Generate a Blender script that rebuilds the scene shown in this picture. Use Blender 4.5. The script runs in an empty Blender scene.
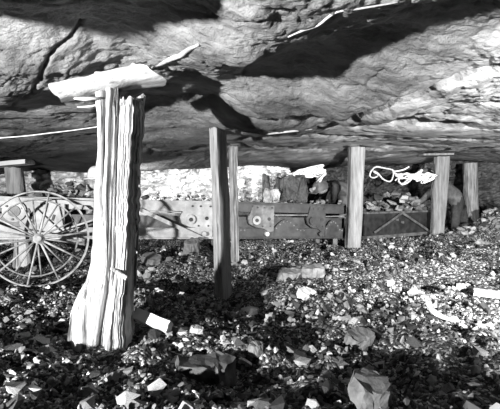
import bpy, bmesh, math, random
import numpy as np
from mathutils import Vector, Matrix, Euler
random.seed(7); RNG = np.random.default_rng(7)
C = bpy.context.scene.collection
F = 433.0; CZ = 0.70; HY = 195.0          # focal length in pixels, camera height, horizon row

def P(px, py, D):
    return Vector(((px-250)/F*D, D, CZ+(HY-py)/F*D))
def XY(px, D): return ((px-250)/F*D, D)

# ------------------------------------------------------------------ noise
def _h(ix, iy, iz, seed):
    n = (ix.astype(np.int64)*374761393 + iy.astype(np.int64)*668265263 + iz.astype(np.int64)*2147483647 + seed*1274126177) & 0xffffffff
    n = ((n ^ (n >> 13))*1274126177) & 0xffffffff
    n = ((n ^ (n >> 15))*2246822519) & 0xffffffff
    return ((n ^ (n >> 16)) & 0xffff)/65535.0
def vnoise(x, y, z=None, seed=0):
    x = np.asarray(x, float); y = np.asarray(y, float)
    z = np.zeros_like(x) if z is None else np.asarray(z, float)
    ix, iy, iz = np.floor(x), np.floor(y), np.floor(z)
    fx, fy, fz = x-ix, y-iy, z-iz
    fx, fy, fz = [t*t*t*(t*(t*6-15)+10) for t in (fx, fy, fz)]
    r = 0
    for a in (0, 1):
        for b in (0, 1):
            for c in (0, 1):
                w = (fx if a else 1-fx)*(fy if b else 1-fy)*(fz if c else 1-fz)
                r = r+w*_h(ix+a, iy+b, iz+c, seed)
    return r*2-1
def fbm(x, y, z=None, seed=0, octv=4, gain=.5):
    r = 0; a = 1; f = 1
    for k in range(octv):
        r = r+a*vnoise(x*f, y*f, None if z is None else z*f, seed+k*17); a *= gain; f *= 2.03
    return r
def idw(pts, X, Y, p=2.0, soft=.12):
    num = 0; den = 0
    for (x, y, v) in pts:
        w = 1/(((X-x)**2+(Y-y)**2+soft)**p)
        num = num+w*v; den = den+w
    return num/den

# ------------------------------------------------------------------ floor and roof shapes
def fpt(px, py, D): X, Y = XY(px, D); return (X, Y, CZ+(HY-py)/F*D)
FLOOR_PTS = [fpt(100, 340, 2.2), fpt(152, 330, 2.35), fpt(222, 297, 3.5), fpt(234, 262, 4.5), fpt(352, 249, 5.36), fpt(437, 237, 6.9), fpt(300, 278, 3.6),
             fpt(38, 286, 3.2), fpt(36, 276, 4.0), fpt(-60, 300, 3.0), fpt(250, 409, 1.42), fpt(0, 409, 1.42), fpt(500, 409, 1.42), fpt(100, 262, 4.6), fpt(180, 256, 4.7),
             fpt(500, 210, 7.0), fpt(530, 208, 6.4), fpt(486, 244, 6.0), fpt(440, 300, 3.0), fpt(520, 290, 3.2), fpt(300, 252, 5.2), fpt(410, 243, 6.2), fpt(455, 234, 7.3), fpt(470, 231, 7.6), (0, .3, 0), (-2, .5, 0), (2, .5, 0), (-3, 7, 0), (0, 8, .05), (3, 9.5, .1)]
def floor_z(X, Y):
    X = np.asarray(X, float); Y = np.asarray(Y, float)
    z = idw(FLOOR_PTS, X, Y, 2.0, .05)
    nz = .055*fbm(X*1.7, Y*1.7, seed=3, octv=3)+.055*np.abs(fbm(X*4.0, Y*4.0, seed=9, octv=3))-.02
    mk = 1
    for (a, b, c) in FLOOR_PTS[:9]: mk = mk*(1-.9*np.exp(-((X-a)**2+(Y-b)**2)/(2*.16**2)))
    z = z+nz*mk
    return z
def fz(X, Y): return float(floor_z(np.array([X]), np.array([Y]))[0])

ROOF_PTS = [fpt(108, 72, 2.2), fpt(60, 86, 2.12), fpt(150, 64, 2.2), fpt(216, 129, 3.5), fpt(233, 146, 4.5), fpt(357, 146, 5.36), fpt(437, 153, 6.9), fpt(14, 158, 5.15),
            (0, .3, 1.34), (-1.5, .5, 1.33), (1.5, .5, 1.33), (-.95, 1.6, 1.34), (-.5, 1.62, 1.34), (-.1, 1.6, 1.33), (1, 1.5, 1.34), (.3, 1.5, 1.33), (1.6, 2.2, 1.33), (.6, 2.2, 1.32), (.9, 3.2, 1.31), (2.4, 3.6, 1.33),
            fpt(180, 167, 6.2), fpt(300, 166, 6.6), fpt(100, 172, 6.0), fpt(-20, 172, 6.0), fpt(390, 164, 7.6), fpt(500, 160, 7.6), fpt(300, 168, 9), fpt(460, 163, 9.0), fpt(-100, 160, 4.5), fpt(600, 150, 7), (5, 3, 1.33), (-4, 2, 1.3)]
BR = np.array([  # roof brightness put into slope: rows near to far, columns left to right
 [1,0,0,0,1,4,4,4,5,5,5],
 [1,0,0,0,3,5,5,5,5,6,6],
 [2,1,3,3,6,6,4,3,4,6,7],
 [6,3,4,4,2,1,0,0,4,7,8],
 [7,6,5,3,0,0,3,7,8,9,8],
 [5,4,6,1,-2,0,6,8,8,8,7],
 [4,3,3,0,-2,7,9,8,6,4,7],
 [3,5,3,0,-2,5,6,1,0,6,8],
 [2,4,3,5,1,-2,-1,1,4,7,7],
 [0,1,2,6,5,2,2,2,1,3,4],
 [3,3,2,3,3,1,2,2,3,2,4],
 [0,1,1,1,2,2,1,1,1,3,3]], float)
def roof_h0(X, Y): return idw(ROOF_PTS, X, Y, 2.0, .08)-CZ
def br(px, py):
    u = np.clip(px/50, 0, 9.999); v = np.clip(py/15, 0, 10.999)
    i = np.floor(u).astype(int); j = np.floor(v).astype(int); a = u-i; b = v-j
    b = b*b*(3-2*b)
    return (BR[j, i]*(1-a)+BR[j, i+1]*a)*(1-b)+(BR[j+1, i]*(1-a)+BR[j+1, i+1]*a)*b
# fan grid of the roof: rows by ln(distance), columns by bearing
RK = np.linspace(-480, 620, 640)                 # bearing offsets (pixels from the axis)
RL = np.linspace(math.log(.75), math.log(10.5), 560)
KK, LL = np.meshgrid(RK, RL); RYY = np.exp(LL); RXX = KK/F*RYY
H0 = roof_h0(RXX, RYY)
PXs = 250+KK; PYs = HY-F*H0/RYY
wx = 13*fbm(RXX*1.2, LL*5, seed=21, octv=3); wy = 5*fbm(RXX*.9, LL*5, seed=31, octv=5)
B = br(PXs+wx, PYs+wy+0.0)
# sharp little strata beds, running across the heading and lifting to the right
bed = LL*1.0+.035*RXX/np.maximum(RYY, 1)*3
st = vnoise(RXX*.35, bed*16+.5*fbm(RXX*.8, LL*5, seed=5), seed=41)+.7*vnoise(RXX*.6, bed*34+.7*fbm(RXX*1.2, LL*8, seed=6), seed=43)+.45*vnoise(RXX*.9, bed*75+.8*fbm(RXX*2, LL*14, seed=8), seed=44)
B = B+(.5+.75*np.clip((RYY-1.9)/1.3, 0, 1))*st
S = (B-3.4)/1.9
S = np.clip(S, -2.6, 2.6)
dl = RL[1]-RL[0]
Z1 = -np.cumsum(.62*S*dl*.85, axis=0)
# remove drift so the roof keeps its height
from_low = np.stack([np.convolve(np.pad(Z1[:, c], 90, mode='edge'), np.ones(181)/181, mode='valid') for c in range(Z1.shape[1])], axis=1)
PERT = Z1-from_low
pe = PERT.copy()
def samp(A, X, Y):
    X = np.asarray(X, float); Y = np.maximum(np.asarray(Y, float), .76)
    u = np.clip((X/Y*F-RK[0])/(RK[1]-RK[0]), 0, len(RK)-1.001); v = np.clip((np.log(Y)-RL[0])/dl, 0, len(RL)-1.001)
    i = np.floor(u).astype(int); j = np.floor(v).astype(int); a = u-i; b = v-j
    return (A[j, i]*(1-a)+A[j, i+1]*a)*(1-b)+(A[j+1, i]*(1-a)+A[j+1, i+1]*a)*b
chip = .0075*fbm(RXX*9, RYY*11, seed=51, octv=5, gain=.6)*(.4+np.clip(vnoise(RXX*1.3, RYY*1.3, seed=77)+.5, 0, 1.3))
def sstep(a, lo, hi): t = np.clip((a-lo)/(hi-lo), 0, 1); return t*t*(3-2*t)
fl_ = fbm(RXX*2.2-RYY*.5, RYY*4.2-RXX*1.0, seed=61, octv=5, gain=.55)
blk = (sstep(fl_, .05, .13)+.8*sstep(fl_, .5, .56)-.8*sstep(-fl_, .35, .42))*.011*np.clip(1.9-RYY*.35, .25, 1)
shade_lip = -.15*np.exp(-((RYY-1.0-.06*vnoise(RXX*2, RYY*0, seed=88))/.16)**2)*(1-1.0*sstep(RXX, -.55, -.15))  # added roof ledge out of view, shades the near left roof
grv = 0
for pts, wd, dp in [([(82, 48), (73, 58), (52, 66), (41, 78), (24, 90), (6, 104)], 1.6, .03), ([(251, 74), (244, 84), (253, 92), (257, 99)], .7, .012), ([(0, 78), (40, 64), (75, 60)], .8, .01),
                    ([(372, 119), (430, 115), (500, 106), (560, 102)], 1.7, .05), ([(190, 116), (258, 111), (320, 105), (350, 100), (400, 87), (460, 74), (520, 62)], 3.2, .085), ([(240, 131), (300, 125), (360, 128), (420, 122), (520, 121)], 1.6, .05),
                    ([(240, 141), (300, 137), (380, 139), (450, 132), (530, 133)], 1.3, .05), ([(130, 141), (170, 147), (230, 146), (300, 149), (370, 146), (520, 147)], 1.2, .05), ([(380, 153), (440, 151), (530, 152)], .7, .03), ([(270, 48), (310, 40), (350, 26), (420, 20)], 1.2, .02), ([(160, 26), (210, 18), (262, 12)], 1.0, .014), ([(330, 86), (362, 80), (384, 70)], .8, .012)]:
    wpx = PXs+1.5*fbm(RXX*6, RYY*6, seed=201, octv=2); wpy = PYs+1.6*fbm(RXX*6, RYY*6, seed=203, octv=3)
    best = np.full(PXs.shape, 1e9)
    for (a, b), (c, d) in zip(pts[:-1], pts[1:]):
        L2_ = (c-a)**2+(d-b)**2; t = np.clip(((wpx-a)*(c-a)+(wpy-b)*(d-b))/L2_, 0, 1)
        best = np.minimum(best, (wpx-a-t*(c-a))**2+(wpy-b-t*(d-b))**2)
    grv = grv+dp*np.exp(-best/wd**2)
RZ = CZ+H0+PERT+chip+blk+shade_lip+grv
FIX = [(x, y, z-float(samp(RZ, np.array([x]), np.array([y]))[0])) for (x, y, z) in ROOF_PTS[:8]]
cor = 0; 
for (x, y, v) in FIX:
    cor = cor+v*np.exp(-((RXX-x)**2+(RYY-y)**2)/(2*.28**2))
RZ = RZ+cor
def roof_z(X, Y): return float(samp(RZ, np.array([X]), np.array([Y]))[0])

# ------------------------------------------------------------------ materials
def new_mat(name, lo, hi, scale=6.0, rough=.8, bump=.3, bscale=30.0, stretch=(1, 1, 1), spec=.3, metal=0.0, contrast=(.35, .65), attr=None, detail=6, bdist=.01):
    m = bpy.data.materials.new(name); m.use_nodes = True
    nt = m.node_tree; N = nt.nodes; Lk = nt.links; N.clear()
    out = N.new('ShaderNodeOutputMaterial'); b = N.new('ShaderNodeBsdfPrincipled'); Lk.new(b.outputs[0], out.inputs[0])
    tc = N.new('ShaderNodeTexCoord'); mp = N.new('ShaderNodeMapping'); mp.inputs['Scale'].default_value = stretch
    Lk.new(tc.outputs['Object'], mp.inputs['Vector'])
    n1 = N.new('ShaderNodeTexNoise'); n1.inputs['Scale'].default_value = scale; n1.inputs['Detail'].default_value = detail; n1.inputs['Roughness'].default_value = .62
    Lk.new(mp.outputs[0], n1.inputs['Vector'])
    cr = N.new('ShaderNodeValToRGB'); e = cr.color_ramp.elements
    e[0].position, e[1].position = contrast; e[0].color = (lo, lo, lo, 1); e[1].color = (hi, hi, hi, 1)
    Lk.new(n1.outputs['Fac'], cr.inputs['Fac'])
    col = cr.outputs['Color']
    if attr:
        at = N.new('ShaderNodeAttribute'); at.attribute_name = attr
        mx = N.new('ShaderNodeMix'); mx.data_type = 'RGBA'; mx.blend_type = 'MULTIPLY'; mx.inputs['Factor'].default_value = 1
        Lk.new(col, mx.inputs['A']); Lk.new(at.outputs['Color'], mx.inputs['B']); col = mx.outputs['Result']
    Lk.new(col, b.inputs['Base Color'])
    b.inputs['Roughness'].default_value = rough; b.inputs['Specular IOR Level'].default_value = spec; b.inputs['Metallic'].default_value = metal
    if bump:
        n2 = N.new('ShaderNodeTexNoise'); n2.inputs['Scale'].default_value = bscale; n2.inputs['Detail'].default_value = 5; n2.inputs['Roughness'].default_value = .65
        Lk.new(mp.outputs[0], n2.inputs['Vector'])
        bp = N.new('ShaderNodeBump'); bp.inputs['Strength'].default_value = bump; bp.inputs['Distance'].default_value = bdist
        Lk.new(n2.outputs['Fac'], bp.inputs['Height']); Lk.new(bp.outputs['Normal'], b.inputs['Normal'])
    return m
M = {}
M['roof'] = new_mat('roof_rock', .09, .38, 3.2, .75, 1.0, 34, (.8, 1.5, 1.2), .25, contrast=(.3, .7), bdist=.018)
def darken_low(m, z0, z1, lo, amp):
    # darkness of the low far roof put into its base colour
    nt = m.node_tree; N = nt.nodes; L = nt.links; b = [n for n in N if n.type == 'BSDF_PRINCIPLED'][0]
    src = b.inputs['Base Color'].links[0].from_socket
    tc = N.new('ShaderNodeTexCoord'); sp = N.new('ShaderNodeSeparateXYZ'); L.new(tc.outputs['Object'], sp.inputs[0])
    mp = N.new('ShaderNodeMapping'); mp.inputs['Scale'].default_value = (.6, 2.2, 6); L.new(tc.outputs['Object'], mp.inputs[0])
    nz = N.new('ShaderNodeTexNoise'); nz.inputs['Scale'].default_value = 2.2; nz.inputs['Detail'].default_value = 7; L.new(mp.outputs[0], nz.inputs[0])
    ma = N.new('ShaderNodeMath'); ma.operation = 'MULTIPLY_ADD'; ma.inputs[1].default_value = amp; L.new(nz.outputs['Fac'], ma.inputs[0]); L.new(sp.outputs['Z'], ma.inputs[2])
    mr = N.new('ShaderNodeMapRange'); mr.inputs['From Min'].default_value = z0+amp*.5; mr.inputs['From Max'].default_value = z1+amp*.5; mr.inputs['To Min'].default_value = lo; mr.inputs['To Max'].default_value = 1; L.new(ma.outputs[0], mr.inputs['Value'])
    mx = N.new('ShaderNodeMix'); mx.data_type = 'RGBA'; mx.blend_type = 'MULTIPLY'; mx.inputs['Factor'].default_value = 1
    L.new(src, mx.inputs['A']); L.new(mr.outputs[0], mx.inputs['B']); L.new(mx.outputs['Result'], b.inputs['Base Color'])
darken_low(M['roof'], 1.15, 1.27, .16, .16)
M['floor'] = new_mat('floor_muck', .03, .16, 9, .85, 1.0, 45, spec=.25, bdist=.02)
M['face_dark'] = new_mat('dim_coal_face', .035, .13, 9, .6, .9, 28, (1, 1, 1.8), .5, bdist=.02)  # dark copy of the coal face, for its unlit right part
M['face'] = new_mat('lit_coal_face', .25, .9, 9, .6, .9, 28, (1, 1, 1.8), .5, contrast=(.36, .6), bdist=.02)  # pale copy of the coal face: lamplight put into the colour
def gravel(m, scale):
    # broken coal and stone: every grain its own tone
    nt = m.node_tree; N = nt.nodes; L = nt.links; b = [n for n in N if n.type == 'BSDF_PRINCIPLED'][0]
    tc = N.new('ShaderNodeTexCoord'); vo = N.new('ShaderNodeTexVoronoi'); vo.inputs['Scale'].default_value = scale; L.new(tc.outputs['Object'], vo.inputs['Vector'])
    sp = N.new('ShaderNodeSeparateColor'); L.new(vo.outputs['Color'], sp.inputs[0])
    cr = N.new('ShaderNodeValToRGB'); e = cr.color_ramp.elements; e[0].position = .0; e[0].color = (.012, .012, .012, 1); e[1].position = 1; e[1].color = (.62, .62, .62, 1)
    for p, v in ((.5, .06), (.78, .23), (.92, .5)):
        q = e.new(p); q.color = (v, v, v, 1)
    L.new(sp.outputs[0], cr.inputs['Fac']); L.new(cr.outputs['Color'], b.inputs['Base Color'])
    bp = [n for n in N if n.type == 'BUMP'][0]; b2 = N.new('ShaderNodeBump'); b2.inputs['Strength'].default_value = 1; b2.inputs['Distance'].default_value = .012; b2.invert = True
    L.new(vo.outputs['Distance'], b2.inputs['Height']); L.new(bp.outputs['Normal'], b2.inputs['Normal']); L.new(b2.outputs['Normal'], b.inputs['Normal'])
gravel(M['floor'], 75)
M['rubble'] = new_mat('rubble', .75, 1.0, 20, .65, .5, 60, spec=.4, attr='tone', bdist=.006)
for k, (a, b_) in enumerate([(.015, .05), (.04, .11), (.1, .24), (.28, .5), (.5, .8)]):
    M['stone%d' % k] = new_mat('broken_rock_%d' % k, a, b_, 14, .6 if k < 3 else .8, .5, 45, spec=.5 if k < 3 else .25, bdist=.008)
M['coal'] = new_mat('coal_lump', .008, .06, 16, .45, 1.0, 30, spec=.6, bdist=.03)
M['coal_pale'] = new_mat('dusty_coal', .15, .5, 14, .7, .6, 40, spec=.4, bdist=.01)
M['wood'] = new_mat('weathered_wood', .06, .62, 5, .8, 1.0, 22, (6, 6, .3), .2, contrast=(.37, .52), bdist=.012)
M['wood_grey'] = new_mat('grey_wood', .13, .26, 7, .85, .6, 30, (5, 5, .5), .2, bdist=.006)
M['wood_dull'] = new_mat('dull_wood', .2, .38, 7, .85, .6, 30, (5, 5, .5), .2, bdist=.006)
M['wood_dark'] = new_mat('rough_dark_wood', .10, .34, 7, .85, .7, 30, (6, 6, .5), .2, bdist=.008)
M['plank'] = new_mat('fresh_plank', .22, .66, 6, .8, .7, 24, (.5, 6, 6), .2, contrast=(.33, .5), bdist=.008)
M['steel_pale'] = new_mat('pale_steel', .34, .58, 9, .6, .4, 50, spec=.4, bdist=.004)
M['steel'] = new_mat('mid_steel', .06, .18, 10, .5, .4, 50, spec=.5, bdist=.004)
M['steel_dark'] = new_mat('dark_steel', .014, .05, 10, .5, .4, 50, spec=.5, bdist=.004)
M['iron'] = new_mat('wheel_iron', .16, .42, 20, .5, .3, 60, spec=.5, bdist=.003)
M['trail_or_wire'] = new_mat('white_trail_wire', .8, .92, 40, .7, 0)  # for the wire and the lamp trails built as solid tubes
M['trousers'] = new_mat('miner_trousers', .03, .07, 9, .9, .6, 24, spec=.1, bdist=.015)
M['cloth'] = new_mat('miner_shirt', .08, .18, 9, .9, .5, 24, spec=.1, bdist=.01)
M['skin'] = new_mat('dusty_skin', .2, .3, 12, .6, .2, 50)
M['cap'] = new_mat('felt_cap', .07, .14, 12, .6, .2, 40)
M['white'] = new_mat('white_enamel', .72, .85, 12, .5, .1, 40)
M['boot'] = new_mat('boot_leather', .02, .05, 12, .6, .3, 40)
M['brass'] = new_mat('lamp_brass', .3, .45, 12, .35, .1, 40)

# ------------------------------------------------------------------ object helpers
ORI = {}
def tag(o, label, cat, group=None, kind=None):
    if label: o['label'] = label
    if cat: o['category'] = cat
    if group: o['group'] = group
    if kind: o['kind'] = kind
    return o
def thing(name, label, cat, loc, group=None):
    o = bpy.data.objects.new(name, None); C.objects.link(o); o.location = loc; o.empty_display_size = .1
    ORI[o.name] = Vector(loc); return tag(o, label, cat, group)
def obj(name, bm, mat, parent=None, loc=None, smooth=False, sharp=None):
    """bm in world coordinates -> one mesh object, origin at loc (or its parent's)"""
    org = ORI[parent.name] if parent is not None else Vector(loc if loc is not None else (0, 0, 0))
    me = bpy.data.meshes.new(name)
    bmesh.ops.recalc_face_normals(bm, faces=bm.faces)
    bmesh.ops.translate(bm, verts=bm.verts, vec=-org)
    bm.to_mesh(me); bm.free()
    for p in me.polygons: p.use_smooth = smooth
    if smooth and sharp:
        me.set_sharp_from_angle(angle=math.radians(sharp))
    o = bpy.data.objects.new(name, me); C.objects.link(o); me.materials.append(mat)
    if parent is not None: o.parent = parent
    else: o.location = org
    ORI[o.name] = org
    return o
def struct(o): o['kind'] = 'structure'; return o
def box(bm, c, u, v, w, bev=0.0):
    """box with centre c and half-axis vectors u v w"""
    vs = []
    for a in (-1, 1):
        for b in (-1, 1):
            for d in (-1, 1): vs.append(bm.verts.new(c+u*a+v*b+w*d))
    idx = [(0, 1, 3, 2), (4, 6, 7, 5), (0, 4, 5, 1), (2, 3, 7, 6), (0, 2, 6, 4), (1, 5, 7, 3)]
    fs = [bm.faces.new([vs[i] for i in q]) for q in idx]
    if bev:
        es = list({e for f in fs for e in f.edges})
        bmesh.ops.bevel(bm, geom=es, offset=bev, segments=2, affect='EDGES', profile=.6)
def tube(bm, pts, r, n=8, closed=False):
    pts = [Vector(p) for p in pts]; rings = []
    rs = r if isinstance(r, (list, tuple)) else [r]*len(pts)
    prev = None
    m = len(pts)
    for i, p in enumerate(pts):
        if closed: t = pts[(i+1) % m]-pts[i-1]
        else: t = pts[min(i+1, m-1)]-pts[max(i-1, 0)]
        t = t.normalized() if t.length > 1e-9 else Vector((0, 0, 1))
        if prev is None:
            a = t.orthogonal().normalized()
        else:
            a = prev-t*prev.dot(t); a = a.normalized() if a.length > 1e-6 else t.orthogonal().normalized()
        prev = a; b = t.cross(a)
        rings.append([bm.verts.new(p+(a*math.cos(k*2*math.pi/n)+b*math.sin(k*2*math.pi/n))*rs[i]) for k in range(n)])
    for i in range(m if closed else m-1):
        A, Bq = rings[i], rings[(i+1) % m]
        for k in range(n): bm.faces.new((A[k], A[(k+1) % n], Bq[(k+1) % n], Bq[k]))
    if not closed:
        bm.faces.new(rings[0][::-1]); bm.faces.new(rings[-1])
def cyl(bm, a, b, r, n=20, r2=None): tube(bm, [a, b], [r, r if r2 is None else r2], n)
def smoothpath(pts, k=5):
    out = []; n = len(pts)
    for i in range(n-1):
        p0, p1, p2, p3 = pts[max(i-1, 0)], pts[i], pts[i+1], pts[min(i+2, n-1)]
        for j in range(k):
            t = j/k
            out.append(.5*((2*p1)+(p2-p0)*t+(2*p0-5*p1+4*p2-p3)*t*t+(3*p1-p0-3*p2+p3)*t**3))
    out.append(pts[-1]); return out
def prism(bm, poly, org, u, w, v, d):
    """polygon (a,b) in the u,w plane at org, pushed back d along v"""
    f = [bm.verts.new(org+u*a+w*b) for a, b in poly]; g = [bm.verts.new(org+u*a+w*b+v*d) for a, b in poly]
    bm.faces.new(f); bm.faces.new(g[::-1]); n = len(poly)
    for i in range(n): bm.faces.new((f[i], g[i], g[(i+1) % n], f[(i+1) % n]))
def grid_obj(name, X, Y, Z, mat, flip=False, smooth=True):
    r, c = X.shape
    co = np.stack([X, Y, Z], -1).reshape(-1, 3)
    i = np.arange(r*c).reshape(r, c)
    q = np.stack([i[:-1, :-1], i[:-1, 1:], i[1:, 1:], i[1:, :-1]], -1).reshape(-1, 4)
    if flip: q = q[:, ::-1]
    me = bpy.data.meshes.new(name)
    me.vertices.add(len(co)); me.vertices.foreach_set('co', co.ravel())
    me.loops.add(q.size); me.loops.foreach_set('vertex_index', q.ravel().astype(np.int32))
    me.polygons.add(len(q)); me.polygons.foreach_set('loop_start', np.arange(0, q.size, 4, dtype=np.int32))
    me.update(calc_edges=True); me.validate()
    for p in me.polygons: p.use_smooth = smooth
    o = bpy.data.objects.new(name, me); C.objects.link(o); me.materials.append(mat); ORI[o.name] = Vector((0, 0, 0)); return o

# ------------------------------------------------------------------ setting
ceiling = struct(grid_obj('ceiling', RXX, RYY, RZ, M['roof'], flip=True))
fk = np.linspace(-480, 620, 420); fl = np.linspace(math.log(.75), math.log(11), 420)
a_, b_ = np.meshgrid(fk, fl); FY = np.exp(b_); FX = a_/F*FY
FZ = floor_z(FX, FY)+.012*fbm(FX*14, FY*14, seed=91, octv=3)
floor = struct(grid_obj('floor', FX, FY, FZ, M['floor']))
# working face behind the conveyor: blocky broken coal
WL = [(-6.5, 5.7), (-3.0, 5.9), (-1.6, 6.25), (0.0, 6.7), (.45, 6.75), (.75, 7.2), (1.5, 7.9), (2.6, 8.6), (4.2, 8.6), (6.5, 8.3), (9, 7)]
def wall_obj():
    s = np.linspace(0, 1, 620); xs = np.array([p[0] for p in WL], float); ys = np.array([p[1] for p in WL], float)
    tt = np.cumsum(np.r_[0, np.hypot(np.diff(xs), np.diff(ys))]); tt /= tt[-1]
    X0 = np.interp(s, tt, xs); Y0 = np.interp(s, tt, ys)
    z = np.linspace(-.35, 1.55, 90)
    Xg, Zg = np.meshgrid(X0, z); Yg = np.meshgrid(Y0, z)[0]
    cell = np.round(2.5*fbm(Xg*3.2, Zg*5.5, seed=12, octv=3))*.055
    Yg = Yg-cell-.05*fbm(Xg*8, Zg*12, seed=15, octv=3)+.22*np.clip((Zg-.9), -1, .4)*-1
    k = int(np.argmax(X0 > .62))
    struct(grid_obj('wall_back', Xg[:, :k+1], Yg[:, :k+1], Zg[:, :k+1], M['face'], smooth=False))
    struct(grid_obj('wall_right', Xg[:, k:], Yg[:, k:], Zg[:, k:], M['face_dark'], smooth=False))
wall_obj()
# lit edges of the roof rock, their light put into a paler colour
def lip(pts, r, D_of):
    bm = bmesh.new(); pp = []
    for px, py in pts:
        # find the distance at which this bearing meets the roof
        best = None
        for D in np.exp(np.linspace(math.log(.9), math.log(9), 400)):
            z = roof_z((px-250)/F*D, D); e = HY-F*(z-CZ)/D-py
            if e > 0: best = D; break
        D = best or 8
        pp.append(Vector(((px-250)/F*D, D, roof_z((px-250)/F*D, D)-r[0]*.3)))
    pp = smoothpath(pp, 4)
    rr = [r[0]*(.45+.55*math.sin(math.pi*min(1, (i+1)/len(pp)))*(.8+.4*random.random())) for i in range(len(pp))]
    tube(bm, pp, rr, 7); return bm
M['lip'] = new_mat('lit_lip_rock', .3, .6, 10, .8, .5, 40)
for pts, r in [([(152, 67), (163, 62), (172, 57), (181, 54), (189, 48), (199, 42)], .012), ([(288, 36), (302, 30), (318, 24), (336, 11), (360, 7), (398, 1)], .005), ([(266, 134), (285, 131), (312, 128)], .008)]:
    obj('lit_rock_lip', lip(pts, [r], None), M['lip'], ceiling, smooth=True)

# ------------------------------------------------------------------ timber props
def post_bm(rows, D, dep, phi=0.0, sq=3.2, nseg=28, nrow=60, crack=(), rough=.006, toproof=True, seed=0, chop=.01, pin=None):
    """rows: (py, left px, right px) of the outline at distance D; dep = half depth"""
    ys = np.array([r[0] for r in rows], float)
    zz = CZ+(HY-ys)/F*D; cx = np.array([(r[1]+r[2])/2 for r in rows]); hw = np.array([(r[2]-r[1])/2 for r in rows])/F*D
    cx = (cx-250)/F*D
    o = np.argsort(zz); zz, cx, hw = zz[o], cx[o], hw[o]
    Z = np.linspace(zz[0], zz[-1], nrow)
    bm = bmesh.new(); rings = []
    th = np.arange(nseg)*2*math.pi/nseg
    for z in Z:
        c = np.interp(z, zz, cx); w = np.interp(z, zz, hw)
        ca, sa = np.cos(th), np.sin(th)
        rad = 1/(np.abs(ca)**sq+np.abs(sa)**sq)**(1/sq)
        x = rad*ca; y = rad*sa*(dep/max(w, 1e-4))
        xr = x*math.cos(phi)-y*math.sin(phi); yr = x*math.sin(phi)+y*math.cos(phi)
        sc = w/np.max(np.abs(xr))
        xr, yr = xr*sc, yr*sc
        n = vnoise(ca*3+seed*7, sa*3, np.full(nseg, z*3.0), seed)*rough*1.2+vnoise(ca*9+seed, sa*9, np.full(nseg, z*5.0), seed+5)*rough
        for (t0, wd, dp) in crack:
            tw = t0+.12*math.sin(z*9+t0*3)
            dd = np.abs((th-tw+math.pi) % (2*math.pi)-math.pi); n = n-dp*np.exp(-(dd/wd)**2)
        rr = np.hypot(xr, yr); k = (rr+n)/np.maximum(rr, 1e-5)
        xr, yr = xr*k, yr*k
        rings.append([bm.verts.new((c+xr[i], D+yr[i], z)) for i in range(nseg)])
    for a, b in zip(rings[:-1], rings[1:]):
        for i in range(nseg): bm.faces.new((a[i], a[(i+1) % nseg], b[(i+1) % nseg], b[i]))
    for i, v in enumerate(rings[-1]): v.co.z += random.uniform(-chop, 0)
    bm.faces.new(rings[0][::-1]); bm.faces.new(rings[-1])
    return bm
def post(name, label, rows, D, dep, mat, **kw):
    cx = (rows[-1][1]+rows[-1][2])/2; b = P(cx, rows[-1][0], D)
    rows = list(rows)+[(rows[-1][0]+5, rows[-1][1], rows[-1][2])]      # foot set a little into the muck
    o = obj(name, post_bm(rows, D, dep, **kw), mat, loc=b, smooth=True, sharp=38)
    return tag(o, label, 'prop')
G = None
post('mine_prop', 'split timber prop with one lit and one shaded face, standing mid-floor before the thinner post', [(129, 210, 226), (160, 211, 226.5), (200, 213, 229), (240, 214.5, 230), (270, 215.5, 231), (298, 216, 232.5)], 3.5, .16, M['wood_dull'], phi=-.34, sq=7, crack=[(4.2, .06, .01), (4.95, .06, .012)], seed=3, chop=.015)
post('mine_prop', 'thin rough wooden post just behind and right of the split two-faced prop', [(146, 229, 237), (190, 230, 237.5), (230, 231, 238.5), (262, 231.5, 239)], 4.5, .045, M['wood_dark'], phi=.5, sq=3, crack=[(4.4, .15, .014), (5.2, .12, .01)], seed=8, rough=.009)
post('mine_prop', 'pale flat-faced wooden prop in front of the dark conveyor end, right of the crouching miner', [(146, 349, 364), (152, 349, 364), (180, 348.5, 363), (215, 347, 361.5), (248, 345, 360)], 5.36, .07, M['wood_grey'], phi=.12, sq=7, seed=11, rough=.005, chop=.02)
post('mine_prop', 'pale wooden prop with thin cap board, farther right, kneeling miner behind it', [(156.5, 435, 448.5), (175, 434, 448), (192, 431.5, 446.5), (200, 432.5, 446), (220, 432, 444), (237, 431, 443)], 6.9, .09, M['wood_grey'], phi=-.1, sq=6, seed=14, rough=.006)
post('mine_prop', 'dim grey round post at the far right, beside the rubble heap', [(163, 463.5, 477), (190, 464, 477.5), (232, 465, 478)], 7.9, .12, M['wood_dark'], sq=2.2, seed=17, rough=.008)
post('mine_prop', 'short leaning wooden prop at the far left under a flat headboard, behind the wheel', [(167.5, 5, 22), (193, 9, 25), (235, 14, 30), (262, 17, 33)], 5.2, .1, M['wood_dull'], phi=.2, sq=4, seed=19, crack=[(4.5, .1, .015)])
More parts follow.
